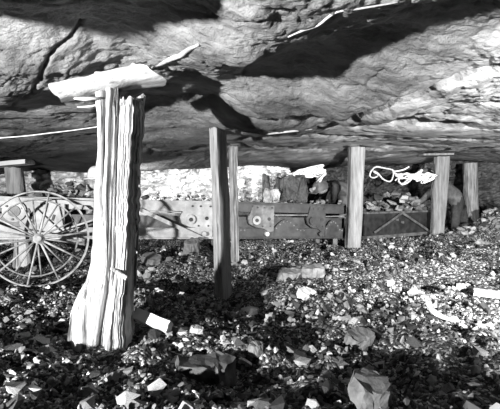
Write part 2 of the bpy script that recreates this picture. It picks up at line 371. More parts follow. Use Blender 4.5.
# boards on the small props
def plank_obj(name, label, cat, a, b, w, t, mat, wdir=None, bev=.004, n=10, wob=.003, seed=0, ends=(1, 1)):
    a, b = Vector(a), Vector(b); u = (b-a).normalized()
    wd = Vector(wdir) if wdir is not None else Vector((0, 1, 0)); wd = (wd-u*wd.dot(u)).normalized(); nn = u.cross(wd)
    bm = bmesh.new(); rings = []
    for i in range(n+1):
        f = i/n; c = a.lerp(b, f)
        s = 1+wob*8*math.sin(f*5+seed)
        r = []
        for (p, q) in ((-1, -1), (-.4, -1.02), (.4, -.98), (1, -1), (1.02, 0), (1, 1), (.4, 1.03), (-.4, .98), (-1, 1), (-1.02, 0)):
            off = random.uniform(-wob, wob)
            r.append(bm.verts.new(c+wd*(p*w/2*s+off)+nn*(q*t/2+off*.5)+u*(random.uniform(-1, 1)*.006 if i in (0, n) else 0)))
        rings.append(r)
    for A, Bq in zip(rings[:-1], rings[1:]):
        for k in range(10): bm.faces.new((A[k], A[(k+1) % 10], Bq[(k+1) % 10], Bq[k]))
    bm.faces.new(rings[0][::-1]); bm.faces.new(rings[-1])
    return tag(obj(name, bm, mat, loc=(a+b)/2, smooth=True, sharp=40), label, cat)
plank_obj('head_board', 'flat pale headboard across the top of the short far-left prop', 'board', P(-14, 166, 5.2), P(30, 162, 5.2), .22, .05, M['plank'], seed=1)
plank_obj('head_board', 'thin cap board on the prop at right, jutting out to its left', 'board', P(421, 155, 6.9), P(451, 154.5, 6.9), .2, .03, M['wood_grey'], seed=2)

# ---- the foreground split prop
def big_prop():
    D = 2.2
    L = [(78, 100), (90, 100), (110, 101.5), (130, 103), (150, 102.5), (200, 98.5), (250, 97), (266, 95), (277, 92), (287, 86), (297, 81), (310, 77), (325, 74.5), (345, 73), (356, 72)]
    R = [(78, 141), (100, 142), (130, 140), (150, 138), (220, 136), (250, 134), (280, 132), (325, 130), (340, 130), (356, 131)]
    zt = CZ+(HY-78)/F*D; zb = CZ+(HY-354)/F*D
    n = 200; rows = 200; th = np.arange(n)*2*math.pi/n
    Z = np.linspace(zb, zt, rows); bm = bmesh.new(); rings = []
    cracks = [(-1.95, .05, .05, 11), (-1.60, .045, .055, 23), (-1.24, .05, .05, 31), (-.95, .03, .02, 43), (-2.5, .04, .022, 47), (-1.40, .03, .022, 57), (-.45, .04, .012, 59), (-2.25, .035, .025, 61), (.6, .05, .04, 5), (2, .05, .04, 6)]
    for z in Z:
        y = HY-(z-CZ)/D*F
        l = np.interp(y, [p[0] for p in L], [p[1] for p in L]); r = np.interp(y, [p[0] for p in R], [p[1] for p in R])
        l += .7*float(vnoise(np.array([y*.12]), np.array([0.]), seed=2)[0]); r += .9*float(vnoise(np.array([y*.15]), np.array([3.]), seed=4)[0])
        mid = np.interp(y, [78, 262, 300, 356], [120, 115.5, 110, 104])
        wl = (mid-l)/F*D; wr = (r-mid)/F*D
        ca, sa = np.cos(th), np.sin(th)
        x = np.where(ca < 0, ca*wl, ca*wr)
        dep = .12
        yy = sa*dep*(1+.25*np.clip((y-270)/60, 0, 1))
        # angular flattening of the split faces
        f = 1/(np.abs(ca)**4.2+np.abs(sa)**4.2)**(1/4.2)
        x, yy = x*f, yy*f
        rr = np.hypot(x, yy)
        g = .004*vnoise(th*14, np.full(n, z*2.0), seed=3)+.0035*vnoise(th*34, np.full(n, z*3.0), seed=13)+.005*vnoise(ca*5+9, sa*5, np.full(n, z*7), seed=23)
        for (t0, wd, dp, sd) in cracks:
            wig = .06*float(vnoise(np.array([z*4]), np.array([sd*1.]), seed=sd)[0])
            amp = .55+.6*float(vnoise(np.array([z*5]), np.array([sd*2.]), seed=sd+1)[0])
            if y > 225 and sd in (11, 31, 43): amp *= .55
            amp = max(amp, .12)
            dd = np.abs((th-(t0+wig)+math.pi) % (2*math.pi)-math.pi)
            g = g-dp*amp*np.exp(-(dd/wd)**2)
        # hollow at the foot and the rotten hollow under the cap
        dd = np.abs((th-(-1.48)+math.pi) % (2*math.pi)-math.pi)
        lo = np.clip((y-272)/18, 0, 1); g = g-.055*lo*np.exp(-(dd/.23)**2)
        hi = np.clip((112-y)/22, 0, 1); dh = np.abs((th-(-1.25)+math.pi) % (2*math.pi)-math.pi); g = g-.06*hi*np.exp(-(dh/.36)**2)
        k = np.maximum(rr+g, .012)/np.maximum(rr, 1e-5); x, yy = x*k, yy*k
        rings.append([[ (mid-250)/F*D+x[i], D+yy[i], z] for i in range(n)])
    # ragged top: left stave reaches the cap, the centre is broken out, the right stave stops short
    top = np.zeros(n)
    for i in range(n):
        t = (th[i]+math.pi) % (2*math.pi)-math.pi
        xx = math.cos(t)
        base = 0 if xx < -.25 else (.055 if xx < .35 else .115)
        if math.sin(t) > .2: base = 0.0 if xx < -.1 else .07
        top[i] = base+.02*random.random()*(base > 0)
    for j, z in enumerate(Z):
        for i in range(n):
            zmax = zt-top[i]
            if rings[j][i][2] > zmax: rings[j][i][2] = zmax+(rings[j][i][2]-zmax)*.04
    bot = [.02*random.random() for _ in range(n)]
    V = [[bm.verts.new(q) for q in ring] for ring in rings]
    for a, b in zip(V[:-1], V[1:]):
        for i in range(n): bm.faces.new((a[i], a[(i+1) % n], b[(i+1) % n], b[i]))
    bm.faces.new(V[0][::-1])
    cen = bm.verts.new((sum(v.co.x for v in V[-1])/n, D, zt-.16))
    for i in range(n): bm.faces.new((V[-1][i], V[-1][(i+1) % n], cen))
    root = thing('timber_prop', 'tall white split and weathered timber prop with flared foot, nearest in the foreground', 'prop', P(103, 345, D))
    obj('trunk', bm, M['wood'], root, smooth=True, sharp=45)
    # splinters standing out along the right edge, and the peg stuck in it
    for (a, b, c, r) in [((136, 196), (139, 186), (138, 176), .006), ((133, 214), (137, 222), (136, 234), .007), ((134, 246), (137, 252), (133, 262), .006), ((122, 200), (126, 214), (131, 222), .008), ((106, 205), (104, 214), (105, 226), .006)]:
        bm = bmesh.new(); off = -.085 if a[0] < 130 else -.03
        tube(bm, [P(a[0], a[1], D+off), P(b[0], b[1], D+off-.012), P(c[0], c[1], D+off+.004)], [.002, r, .002], 6)
        obj('splinter', bm, M['wood'], root, smooth=True)
    bm = bmesh.new(); tube(bm, [P(111, 268, D-.10), P(118, 272.5, D-.135), P(127, 278.5, D-.15)], [.009, .010, .011], 8)
    obj('peg', bm, M['wood'], root, smooth=True, sharp=40)
    # cap slab: half-round lagging wedged over the prop
    A = P(57.5, 92, 2.06); Bp = P(145.5, 72.5, 2.2); u = (Bp-A).normalized(); v = Vector((0, 1, 0)); v = (v-u*v.dot(u)).normalized(); w = v.cross(u)*-1
    if w.z < 0: w = -w
    Lg = (Bp-A).length; bm = bmesh.new(); NS = 26; NL = 44; rings = []
    for j in range(NL+1):
        f = j/NL; ring = []
        for i in range(NS):
            a = i/NS*2*math.pi
            # thick half-round: flat-ish upper face, belly below
            py = math.cos(a)*.105; pz = math.sin(a)*(.040 if math.sin(a) > 0 else .062)
            sgn = abs(math.cos(a))**.6*(1 if math.cos(a) > 0 else -1); py = sgn*.105
            s = .74+.20*f
            nn = .004*float(vnoise(np.array([a*5]), np.array([f*6]), seed=71)[0])+.003*float(vnoise(np.array([a*12]), np.array([f*9]), seed=72)[0])
            ext = 0
            if f > .8:
                low = max(0, -math.sin(a)); ext = ((f-.8)/.2)**2*(.085*low**2-.07*max(0, math.sin(a)))
            if f < .15: ext = -((.15-f)/.15)**2*.03*max(0, math.sin(a))
            curl = -.018*max(0, -math.sin(a))*max(0, (f-.86)/.14)
            ring.append(bm.verts.new(A+u*(f*Lg+ext)+v*(py*s)+w*((pz+nn)*s+curl)))
        rings.append(ring)
    for a, b in zip(rings[:-1], rings[1:]):
        for i in range(NS): bm.faces.new((a[i], a[(i+1) % NS], b[(i+1) % NS], b[i]))
    for ring, inn in ((rings[0], .01), (rings[-1], -.05)):
        c = sum((q.co for q in ring), Vector())/NS+u*inn; cv = bm.verts.new(c)
        for i in range(NS): bm.faces.new((ring[i], ring[(i+1) % NS], cv))
    cap = thing('cap_slab', 'broken half-round white timber slab wedged between roof and the foreground prop', 'board', (A+Bp)/2)
    obj('slab', bm, M['plank'], cap, smooth=True, sharp=50)
    bm = bmesh.new(); tube(bm, [P(74, 98.5, 2.05), P(85, 99, 2.05), P(101, 98, 2.08)], [.004, .010, .006], 6); obj('splinter', bm, M['plank'], cap, smooth=True)
    bm = bmesh.new(); tube(bm, [P(77, 107, 2.12), P(90, 106.5, 2.12), P(100, 104, 2.14)], [.002, .006, .005], 6); obj('splinter', bm, M['plank'], cap, smooth=True)
big_prop()

# ------------------------------------------------------------------ conveyor
V3 = Vector
CP0 = V3((-2.9, 4.15, .70)); CP1 = V3((1.50, 5.617, .565)); CU = (CP1-CP0); CL = CU.length; CU.normalize()
CVv = V3((-CU.y, CU.x, 0)).normalized(); CW = CU.cross(CVv)*1.0
if CW.z < 0: CW = -CW
def s_of(px):
    k = (px-250)/F; t = (2.9+4.15*k)/(4.40-1.467*k); return t*CL
def cp(px, h, d=0.0): return CP0+CU*s_of(px)+CW*h+CVv*d       # h below/above the top rail, d behind the front face
CH = .42
conv = thing('conveyor', 'long steel coal conveyor running across the heading behind the props', 'conveyor', CP0+CU*CL/2-CW*.55)
def cbox(bm, px0, px1, h0, h1, d0, d1, bev=.003):
    s0, s1 = s_of(px0), s_of(px1)
    c = CP0+CU*(s0+s1)/2+CW*(h0+h1)/2+CVv*(d0+d1)/2
    box(bm, c, CU*abs(s1-s0)/2, CVv*abs(d1-d0)/2, CW*abs(h1-h0)/2, bev)
DRK = 236
for (p0, p1, mt, mr) in [(-90, 100, 'steel', 'steel_pale'), (100.5, 222, 'steel', 'steel_pale'), (222.5, 346, 'steel_dark', 'steel')]:  # lit left and shaded right stretch put into the steel tones
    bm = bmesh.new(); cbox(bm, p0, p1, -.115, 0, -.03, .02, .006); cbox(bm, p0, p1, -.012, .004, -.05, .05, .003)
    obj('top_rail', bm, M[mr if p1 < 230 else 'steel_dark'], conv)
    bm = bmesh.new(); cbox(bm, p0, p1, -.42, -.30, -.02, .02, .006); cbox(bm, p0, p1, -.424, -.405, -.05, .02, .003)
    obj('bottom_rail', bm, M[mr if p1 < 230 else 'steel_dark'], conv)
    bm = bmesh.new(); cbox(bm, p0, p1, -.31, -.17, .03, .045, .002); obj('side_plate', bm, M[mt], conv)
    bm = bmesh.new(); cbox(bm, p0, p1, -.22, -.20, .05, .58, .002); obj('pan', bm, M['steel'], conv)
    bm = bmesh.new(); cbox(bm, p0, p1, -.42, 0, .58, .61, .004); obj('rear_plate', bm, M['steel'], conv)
# joint brackets: pocketed plates with a lug, holes as dark studs, bolts
def bracket(px0, px1, mat, lugmat):
    s0, s1 = s_of(px0), s_of(px1); w_ = s1-s0
    org = CP0+CU*s0+CVv*-.055
    poly = [(w_*.18, -.03), (w_, -.03), (w_, -.335), (w_*.8, -.345), (w_*.62, -.30), (w_*.3, -.29), (.02, -.25), (0, -.18), (.03, -.12)]
    bm = bmesh.new(); prism(bm, poly, org, CU, CW, CVv, .05)
    bmesh.ops.bevel(bm, geom=list(bm.edges), offset=.006, segments=2, affect='EDGES')
    b = obj('bracket', bm, M[mat], conv)
    def pt(a, h, d=0): return org+CU*(w_*a)+CW*h+CVv*d
    bm = bmesh.new(); cyl(bm, pt(.30, -.205, .0), pt(.30, -.205, -.035), .052, 24); obj('lug', bm, M[lugmat], b, smooth=True, sharp=40)
    bm = bmesh.new(); cyl(bm, pt(.30, -.205, -.03), pt(.30, -.205, -.043), .022, 16); obj('pin', bm, M['steel_dark'], b, smooth=True, sharp=40)
    bm = bmesh.new(); cyl(bm, pt(.80, -.19, .0), pt(.80, -.19, -.006), .021, 16); obj('bolt_hole', bm, M['boot'], b, smooth=True, sharp=40)
    for a in (.35, .6, .9):
        bm = bmesh.new(); cyl(bm, pt(a, -.055, .0), pt(a, -.055, -.014), .011, 8); obj('bolt', bm, M['steel_dark'], b)
    for a in (.55, .85):
        bm = bmesh.new(); cyl(bm, pt(a, -.275, .0), pt(a, -.275, -.012), .010, 8); obj('bolt', bm, M['steel_dark'], b)
    bm = bmesh.new(); cyl(bm, pt(.72, -.365, .02), pt(.72, -.365, -.03), .026, 14); obj('rivet', bm, M[lugmat], b, smooth=True, sharp=40)
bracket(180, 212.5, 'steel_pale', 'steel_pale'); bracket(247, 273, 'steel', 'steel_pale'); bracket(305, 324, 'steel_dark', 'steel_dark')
def strip(name, a, b, w, mat, t=.014, d=-.06):
    A = cp(a[0], a[1], d); Bq = cp(b[0], b[1], d); u = (Bq-A); l = u.length; u.normalize(); n = CVv; q = u.cross(n).normalized()
    bm = bmesh.new(); box(bm, (A+Bq)/2, u*l/2, n*t/2, q*w/2, .003); return obj(name, bm, M[mat], conv)
strip('brace', (139, -.10), (203, -.42), .042, 'steel_pale')
strip('brace', (-6, -.27), (44, -.45), .05, 'steel_pale', d=-.07)
strip('tie_rod', (54, -.36), (97, -.21), .018, 'steel_pale', d=-.09); strip('tie_rod', (56, -.395), (97, -.25), .018, 'steel', d=-.09)
strip('tie_rod', (274, -.145), (306, -.135), .016, 'steel', d=-.05); strip('tie_rod', (324, -.15), (345, -.14), .016, 'steel', d=-.05)
strip('tie_rod', (146, -.125), (181, -.13), .014, 'steel_pale', d=-.045)
# arched dark belly plates seen between the brackets
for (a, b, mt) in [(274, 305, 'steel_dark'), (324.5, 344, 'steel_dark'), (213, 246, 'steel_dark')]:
    s0, s1 = s_of(a), s_of(b); org = CP0+CU*s0+CVv*-.035; w_ = s1-s0
    poly = [(0, -.40)]+[(w_*k/12, -.30+.11*math.sin(math.pi*min(1, k/9))) for k in range(13)]+[(w_, -.40)]
    bm = bmesh.new(); prism(bm, poly, org, CU, CW, CVv, .02); p = obj('belly_plate', bm, M['steel_dark'], conv)
    for k in range(9):
        f = (k+.5)/9; bm = bmesh.new(); c = org+CU*(w_*f)+CW*(-.325+.11*math.sin(math.pi*min(1, f*12/9))); cyl(bm, c, c+CVv*-.01, .009, 8); obj('rivet', bm, M['steel'], p)
# drive-end cheek plate at the left with its round bearing
def cheek():
    s0, s1 = s_of(22), s_of(66); org = CP0+CU*s0+CVv*-.10; w_ = s1-s0
    poly = [(0, -.02), (w_, -.02), (w_, -.30), (w_*.8, -.37), (w_*.15, -.37), (0, -.27)]
    bm = bmesh.new(); prism(bm, poly, org, CU, CW, CVv, .05); bmesh.ops.bevel(bm, geom=list(bm.edges), offset=.006, segments=2, affect='EDGES')
    b = obj('cheek_plate', bm, M['steel_pale'], conv)
    c = cp(17, -.14, -.13); bm = bmesh.new(); cyl(bm, c+CVv*.13, c, .105, 36); obj('bearing_drum', bm, M['steel_pale'], b, smooth=True, sharp=40)
    bm = bmesh.new(); cyl(bm, c, c-CVv*.012, .055, 28); obj('bearing_cap', bm, M['steel'], b, smooth=True, sharp=40)
    for k in range(3):
        a = k*2.1+.4; q = c+CU*math.cos(a)*.08+CW*math.sin(a)*.08; bm = bmesh.new(); cyl(bm, q, q-CVv*.012, .011, 8); obj('bolt', bm, M['steel_dark'], b)
    for (px, h, l, tilt) in [(33, -.17, .13, -1.1), (46, -.17, .30, 1.35), (43, -.07, .05, 1.4), (55, -.2, .06, 1.3), (36, -.25, .05, -.9)]:
        A = cp(px, h, -.105); u = CU*math.cos(tilt)+CW*math.sin(tilt); q = u.cross(CVv).normalized(); bm = bmesh.new()
        box(bm, A, u*l/2, CVv*.006, q*.011, .002); obj('slot', bm, M['steel_dark'], b)
    bm = bmesh.new(); A = cp(-4, -.015, -.12); Bq = cp(99, -.05, -.12)
    u = (Bq-A); l = u.length; u.normalize(); box(bm, (A+Bq)/2, u*l/2, CVv*.02, u.cross(CVv).normalized()*.022, .005); obj('guard_rail', bm, M['steel_pale'], conv)
cheek()
# feet that carry it
for px in (-40, 118, 226, 338):
    for d in (.06, .54):
        a = cp(px, -.42, d); z0 = fz(a.x, a.y)-.03; bm = bmesh.new()
        if a.z-z0 > .05:
            box(bm, V3((a.x, a.y, (a.z+z0)/2)), V3((.03, 0, 0)), V3((0, .03, 0)), V3((0, 0, (a.z-z0)/2)), .004); obj('leg', bm, M['steel_dark'], conv)
# wooden chock below the drive end
a = P(24, 238, 4.36); zc = (cp(24, -.424, 0)).z
bm = post_bm([(HY-(zc-.003-CZ)/4.5*F, 16, 31), (255, 16, 32), (274, 15, 34)], 4.5, .08, sq=4, seed=33)
tag(obj('wooden_chock', bm, M['wood'], loc=P(24, 272, 4.5), smooth=True, sharp=40), 'short upright wooden block under the conveyor, seen through the wheel spokes', 'block')
# the right-hand trough section, past the pale prop
tro = thing('conveyor_trough', 'dark conveyor trough section heaped with coal, with V-shaped braces, between the two right props', 'conveyor', P(400, 240, 7.0))
TA = P(365, 212, 6.3); TB = P(434, 210, 7.3); TU = (TB-TA); TL = TU.length; TU.normalize(); TV = V3((-TU.y, TU.x, 0)).normalized(); TW = TU.cross(TV)
if TW.z < 0: TW = -TW
def tb(a, b, h0, h1, d0, d1, bev=.004):
    bm = bmesh.new(); box(bm, TA+TU*(a+b)/2*TL+TW*(h0+h1)/2+TV*(d0+d1)/2, TU*(b-a)/2*TL, TV*(d1-d0)/2, TW*abs(h1-h0)/2, bev); return bm
obj('side_plate', tb(0, 1, -.36, -.02, 0, .03), M['steel_dark'], tro); obj('top_rail', tb(0, 1, -.03, 0, -.04, .05), M['steel'], tro)
obj('bottom_rail', tb(0, 1, -.40, -.35, -.04, .05), M['steel'], tro); obj('pan', tb(0, 1, -.2, -.18, .03, .33), M['steel_dark'], tro); obj('rear_plate', tb(0, 1, -.4, 0, .33, .36), M['steel_dark'], tro)
def tstrip(a, b, w, mat):
    A = TA+TU*a[0]*TL+TW*a[1]-TV*.06; Bq = TA+TU*b[0]*TL+TW*b[1]-TV*.06; u = (Bq-A); l = u.length; u.normalize(); bm = bmesh.new()
    box(bm, (A+Bq)/2, u*l/2, TV*.01, u.cross(TV).normalized()*w/2, .003); obj('brace', bm, M[mat], tro)
tstrip((.45, -.03), (.08, -.30), .03, 'steel'); tstrip((.46, -.03), (.92, -.38), .035, 'steel')
for (f, h) in ((.42, -.13), (.5, -.18), (.6, -.11)):
    c = TA+TU*f*TL+TW*h; bm = bmesh.new(); cyl(bm, c, c-TV*.03, .02, 12); obj('bolt', bm, M['steel'], tro, smooth=True, sharp=40)

# ------------------------------------------------------------------ spoked wheels on one axle
def wheels():
    Hn = P(38.5, 238.5, 3.2); Hf = P(37, 237.5, 3.95); R_ = .352
    ax = (Hf-Hn).normalized(); e1 = V3((1, 0, 0)); e1 = (e1-ax*e1.dot(ax)).normalized(); e2 = e1.cross(ax)
    if e2.z < 0: e2 = -e2
    root = thing('wheel_pair', 'pair of spoked iron wheels on one axle leaning by the left edge', 'wheels', V3((Hn.x, Hn.y, Hn.z-R_)))
    for (H, a0, rr, mt) in ((Hn, 80, R_, 'iron'), (Hf, 62, R_, 'iron')):
        bm = bmesh.new(); n = 72; ringv = []
        prof = [(rr, -.022), (rr, .022), (rr-.010, .022), (rr-.013, 0), (rr-.010, -.022)]
        for k in range(n):
            a = k*2*math.pi/n; dr = e1*math.cos(a)+e2*math.sin(a)
            ringv.append([bm.verts.new(H+dr*p+ax*q) for p, q in prof])
        for k in range(n):
            A, Bq = ringv[k], ringv[(k+1) % n]
            for i in range(5): bm.faces.new((A[i], A[(i+1) % 5], Bq[(i+1) % 5], Bq[i]))
        wh = obj('wheel', bm, M[mt], root, smooth=True, sharp=40)
        bm = bmesh.new(); tube(bm, [H-ax*.06, H-ax*.045, H-ax*.04, H+ax*.05], [.018, .03, .038, .038], 20); obj('hub', bm, M[mt], wh, smooth=True, sharp=40)
        for k in range(10):
            a = math.radians(a0+36*k); dr = e1*math.cos(a)+e2*math.sin(a)
            bm = bmesh.new(); tube(bm, [H+dr*.03-ax*.03, H+dr*(rr-.012)], [.0085, .007], 8); obj('spoke', bm, M[mt], wh, smooth=True)
    bm = bmesh.new(); cyl(bm, Hn, Hf, .018, 14); obj('axle', bm, M['steel'], root, smooth=True, sharp=40)
wheels()

# ------------------------------------------------------------------ stones
def stone_template(seed, flat=1.0, npt=11):
    r = random.Random(seed); bm = bmesh.new()
    for k in range(npt):
        v = V3((r.gauss(0, 1), r.gauss(0, 1), r.gauss(0, 1))).normalized()
        bm.verts.new(V3((v.x*r.uniform(.75, 1.15), v.y*r.uniform(.6, 1.0), v.z*r.uniform(.55, .8)*flat)))
    g = bmesh.ops.convex_hull(bm, input=bm.verts)
    bmesh.ops.delete(bm, geom=[e for e in g['geom_interior'] if isinstance(e, bmesh.types.BMVert)], context='VERTS')
    bmesh.ops.recalc_face_normals(bm, faces=bm.faces)
    return bm
TEMPL = []
for s in range(14):
    bm = stone_template(100+s, random.uniform(.6, 1)); bm.verts.ensure_lookup_table()
    TEMPL.append((np.array([v.co[:] for v in bm.verts]), [[v.index for v in f.verts] for f in bm.faces])); bm.free()
def tone_pick(dark=.55):
    u = random.random()
    return 0 if u < dark*.45 else 1 if u < dark*.8 else 2 if u < dark+.16 else 3 if u < .95 else 4
TONE = [.03, .08, .2, .42, .75]
N = 34000
cand = []
while len(cand) < N:
    D = math.sqrt(random.uniform(1.15**2, 8.0**2)) if random.random() < .72 else random.uniform(1.15, 3.2)
    px = random.uniform(-110, 610); X = (px-250)/F*D
    sz = .0082*math.exp(random.gauss(0, .66))*(1.0+.06*D)
    sz = min(sz, .05)
    dens = .55+.6*float(1)
    cand.append((X, D, sz))
cx_ = np.array([c[0] for c in cand]); cy_ = np.array([c[1] for c in cand])
keepn = fbm(cx_*2.0, cy_*2.0, seed=301, octv=3)
cand = [c for c, k in zip(cand, keepn) if k > random.uniform(-1.3, .15)]
cx_ = np.array([c[0] for c in cand]); cy_ = np.array([c[1] for c in cand]); cz_ = floor_z(cx_, cy_)+.012*fbm(cx_*14, cy_*14, seed=91, octv=3)
# keep clear of the timbers' feet
def clear(X, Y):
    for (a, b, r) in [(-.74, 2.2, .17), (-.22, 3.5, .09), (-.16, 4.5, .07), (1.27, 5.36, .12), (2.98, 6.9, .14)]:
        if (X-a)**2+(Y-b)**2 < r*r: return False
    return True
stones = [(c[0], c[1], z, c[2], tone_pick()) for c, z in zip(cand, cz_) if clear(c[0], c[1])]
def visible(s):
    px = 250+F*s[0]/s[1]; py = HY+F*(CZ-s[2])/s[1]; return -4 < px < 504 and 238 < py < 413
stones.sort(key=lambda s: -(s[3]/s[1] if visible(s) else 0))
big, small = stones[:150], stones[150:]
SM = {}
for i, (v, f) in enumerate(TEMPL):
    for t in range(5):
        me = bpy.data.meshes.new('rock_chunk'); me.from_pydata((v).tolist(), [], f); me.update(); me.materials.append(M['stone%d' % t]); SM[(i, t)] = me
TL_ = ['black glossy coal lump strewn on the mine floor', 'dark grey rock lump strewn on the mine floor', 'mid-grey rock lump strewn on the mine floor', 'light grey rock chip strewn on the mine floor', 'whitish rock chip strewn on the mine floor']
def put_stone(x, y, z, s, t, i=None, name='rock_chunk', label=None, cat='rock', group=None, stretch=(1, 1, 1), rz=None):
    i = random.randrange(14) if i is None else i
    o = bpy.data.objects.new(name, SM[(i, t)]); C.objects.link(o)
    o.location = (x, y, z); o.scale = (s*stretch[0], s*stretch[1], s*stretch[2]); o.rotation_euler = (random.uniform(-.5, .5), random.uniform(-.5, .5), random.uniform(0, 6.28) if rz is None else rz)
    return tag(o, label, cat, group)
for (x, y, z, s, t) in big:
    put_stone(x, y, z+s*.25, s, t, label=TL_[t], group=['black coal lumps on the floor', 'dark rock lumps on the floor', 'grey rock lumps on the floor', 'light rock chips on the floor', 'whitish rock chips on the floor'][t])
def rubble_mesh(name, lst):
    co = []; tri = []; tone = []; base = 0
    for (x, y, z, s, t) in lst:
        v, f = TEMPL[random.randrange(14)]
        e = Euler((random.uniform(-3, 3), random.uniform(-3, 3), random.uniform(0, 6.28))).to_matrix()
        q = (v*s)@np.array(e).T+np.array([x, y, z+s*.2]); co.append(q)
        tri += [[k+base for k in ff] for ff in f]; base += len(v)
        tv = TONE[t]*random.uniform(.7, 1.3); tone += [tv]*len(v)
    co = np.concatenate(co); me = bpy.data.meshes.new(name); me.from_pydata(co.tolist(), [], tri); me.update()
    at = me.color_attributes.new('tone', 'FLOAT_COLOR', 'POINT'); tt = np.array(tone); at.data.foreach_set('color', np.stack([tt, tt, tt, np.ones_like(tt)], -1).ravel().astype(np.float32))
    me.materials.append(M['rubble']); o = bpy.data.objects.new(name, me); C.objects.link(o); return o
tag(rubble_mesh('loose_rubble', small), 'fine broken coal and rock littering the mine floor', 'rubble', kind='stuff')

# distinctive stones and scraps
def slab(name, label, cat, c, L, W, T, rz, tilt, mat, seed, cut=6, sharp=True):
    r = random.Random(seed); bm = bmesh.new(); n = 9
    out = [(math.cos(a)*L/2*r.uniform(.82, 1.05), math.sin(a)*W/2*r.uniform(.8, 1.05)) for a in [2*math.pi*k/n+r.uniform(-.2, .2) for k in range(n)]]
    out = [(max(-L/2*.9, min(L/2*.9, x)), max(-W/2*.85, min(W/2*.85, y))) for x, y in out]
    lo = [bm.verts.new((x, y, -T/2+r.uniform(-.1, .1)*T)) for x, y in out]; hi = [bm.verts.new((x*r.uniform(.8, .97), y*r.uniform(.8, .97), T/2*r.uniform(.75, 1.1))) for x, y in out]
    bm.faces.new(lo[::-1]); bm.faces.new(hi)
    for i in range(n): bm.faces.new((lo[i], lo[(i+1) % n], hi[(i+1) % n], hi[i]))
    bmesh.ops.triangulate(bm, faces=bm.faces); bmesh.ops.subdivide_edges(bm, edges=bm.edges, cuts=2, use_grid_fill=True)
    for v in bm.verts: v.co += V3((r.uniform(-1, 1), r.uniform(-1, 1), r.uniform(-1, 1)))*(.075 if mat.startswith('coal') else .035)*min(W, T*2)
    mt = Matrix.Translation(c)@Euler((tilt[0], tilt[1], rz)).to_matrix().to_4x4()
    bmesh.ops.transform(bm, matrix=mt, verts=bm.verts)
    return tag(obj(name, bm, M[mat], loc=c), label, cat)
def onfloor(px, py, dz=0):
    D = np.linspace(1.2, 8, 700); z = floor_z((px-250)/F*D, D); hit = np.nonzero(HY+F*(CZ-z)/D < py)[0]
    if len(hit): k = hit[0]; return V3(((px-250)/F*D[k], D[k], float(z[k])+dz))
    return P(px, py, 4)
slab('rock_slab', 'long light grey cracked rock slab lying on rubble below the dark conveyor', 'rock', onfloor(290, 279, .035), .26, .17, .085, .05, (.25, 0), 'stone2', 5)
slab('rock_slab', 'shorter grey rock slab abutting the right end of the cracked slab', 'rock', onfloor(313, 277, .045), .22, .17, .09, .1, (.25, -.05), 'stone2', 8)
slab('rock_fragment', 'white flat rock fragment just in front of the cracked grey slab', 'rock', onfloor(307, 298, .03), .16, .12, .05, .3, (.5, .1), 'stone4', 12)
slab('rock_fragment', 'white jagged rock scrap in the middle of the floor, right of the fallen plank', 'rock', onfloor(250, 314, .02), .16, .07, .04, -.1, (.5, 0), 'stone4', 15)
slab('rock_slab', 'flat speckled grey rock slab on the floor below the pale middle prop', 'rock', onfloor(361, 346, .03), .19, .14, .06, .1, (.35, 0), 'stone2', 18)
slab('rock_slab', 'smooth dark grey rock slab at the bottom edge right of centre', 'rock', onfloor(370, 399, .03), .15, .15, .06, .5, (.3, 0), 'stone2', 21)
slab('rock_slab', 'broad dark flat boulder half buried in the centre foreground gravel', 'rock', onfloor(205, 378, .015), .30, .22, .10, .1, (.15, 0), 'stone1', 24)
slab('rock_fragment', 'round pale pebble-like rock left of the dark foreground boulder top', 'rock', onfloor(197, 335, .025), .08, .05, .03, .1, (.3, .2), 'stone3', 27)
slab('rock_fragment', 'dark rounded rock right of the centre foreground boulder', 'rock', onfloor(256, 356, .025), .08, .06, .05, .3, (.2, 0), 'stone2', 28)
slab('rock_fragment', 'pale stone block lying on the floor at far right by the frame edge', 'rock', onfloor(463, 290, .02), .14, .08, .045, .1, (.3, 0), 'stone3', 31)
slab('rock_slab', 'low grey rock lump under the conveyor to the left of the two-faced prop', 'rock', onfloor(192, 253, .06), .22, .2, .15, .2, (.3, 0), 'stone2', 34)
slab('rock_slab', 'flat dusty rock leaning right beside the foreground prop below the conveyor', 'rock', onfloor(152, 263, .04), .24, .2, .06, .2, (.4, .1), 'stone2', 37)
for k in range(34):
    c = onfloor(random.uniform(140, 212), random.uniform(244, 296)); put_stone(c.x, c.y, c.z+.01, random.uniform(.028, .06), random.choice([1, 2, 2, 3, 3]), label='grey rock lump in the spread between the foreground prop and two-faced prop', cat='rock', group='rocks between the two front props', stretch=(1, 1, .7))
for k in range(14):
    c = onfloor(random.uniform(5, 92), random.uniform(288, 330)); put_stone(c.x, c.y, c.z+.008, random.uniform(.018, .036), random.choice([1, 2, 3, 3]), label='flat rock scrap on the dark floor in front of the spoked wheels', cat='rock', group='rock scraps before the wheels', stretch=(1.2, 1, .5))
# fallen plank beside the prop
a = onfloor(136, 322); b = onfloor(170, 334)
plank_obj('fallen_plank', 'short bright white plank offcut lying beside the foot of the foreground prop', 'plank', P(136, 314, 2.30)+V3((0, 0, .0)), P(170, 328, 2.22), .055, .055, M['white'], wdir=(.2, .6, .9), wob=.002)
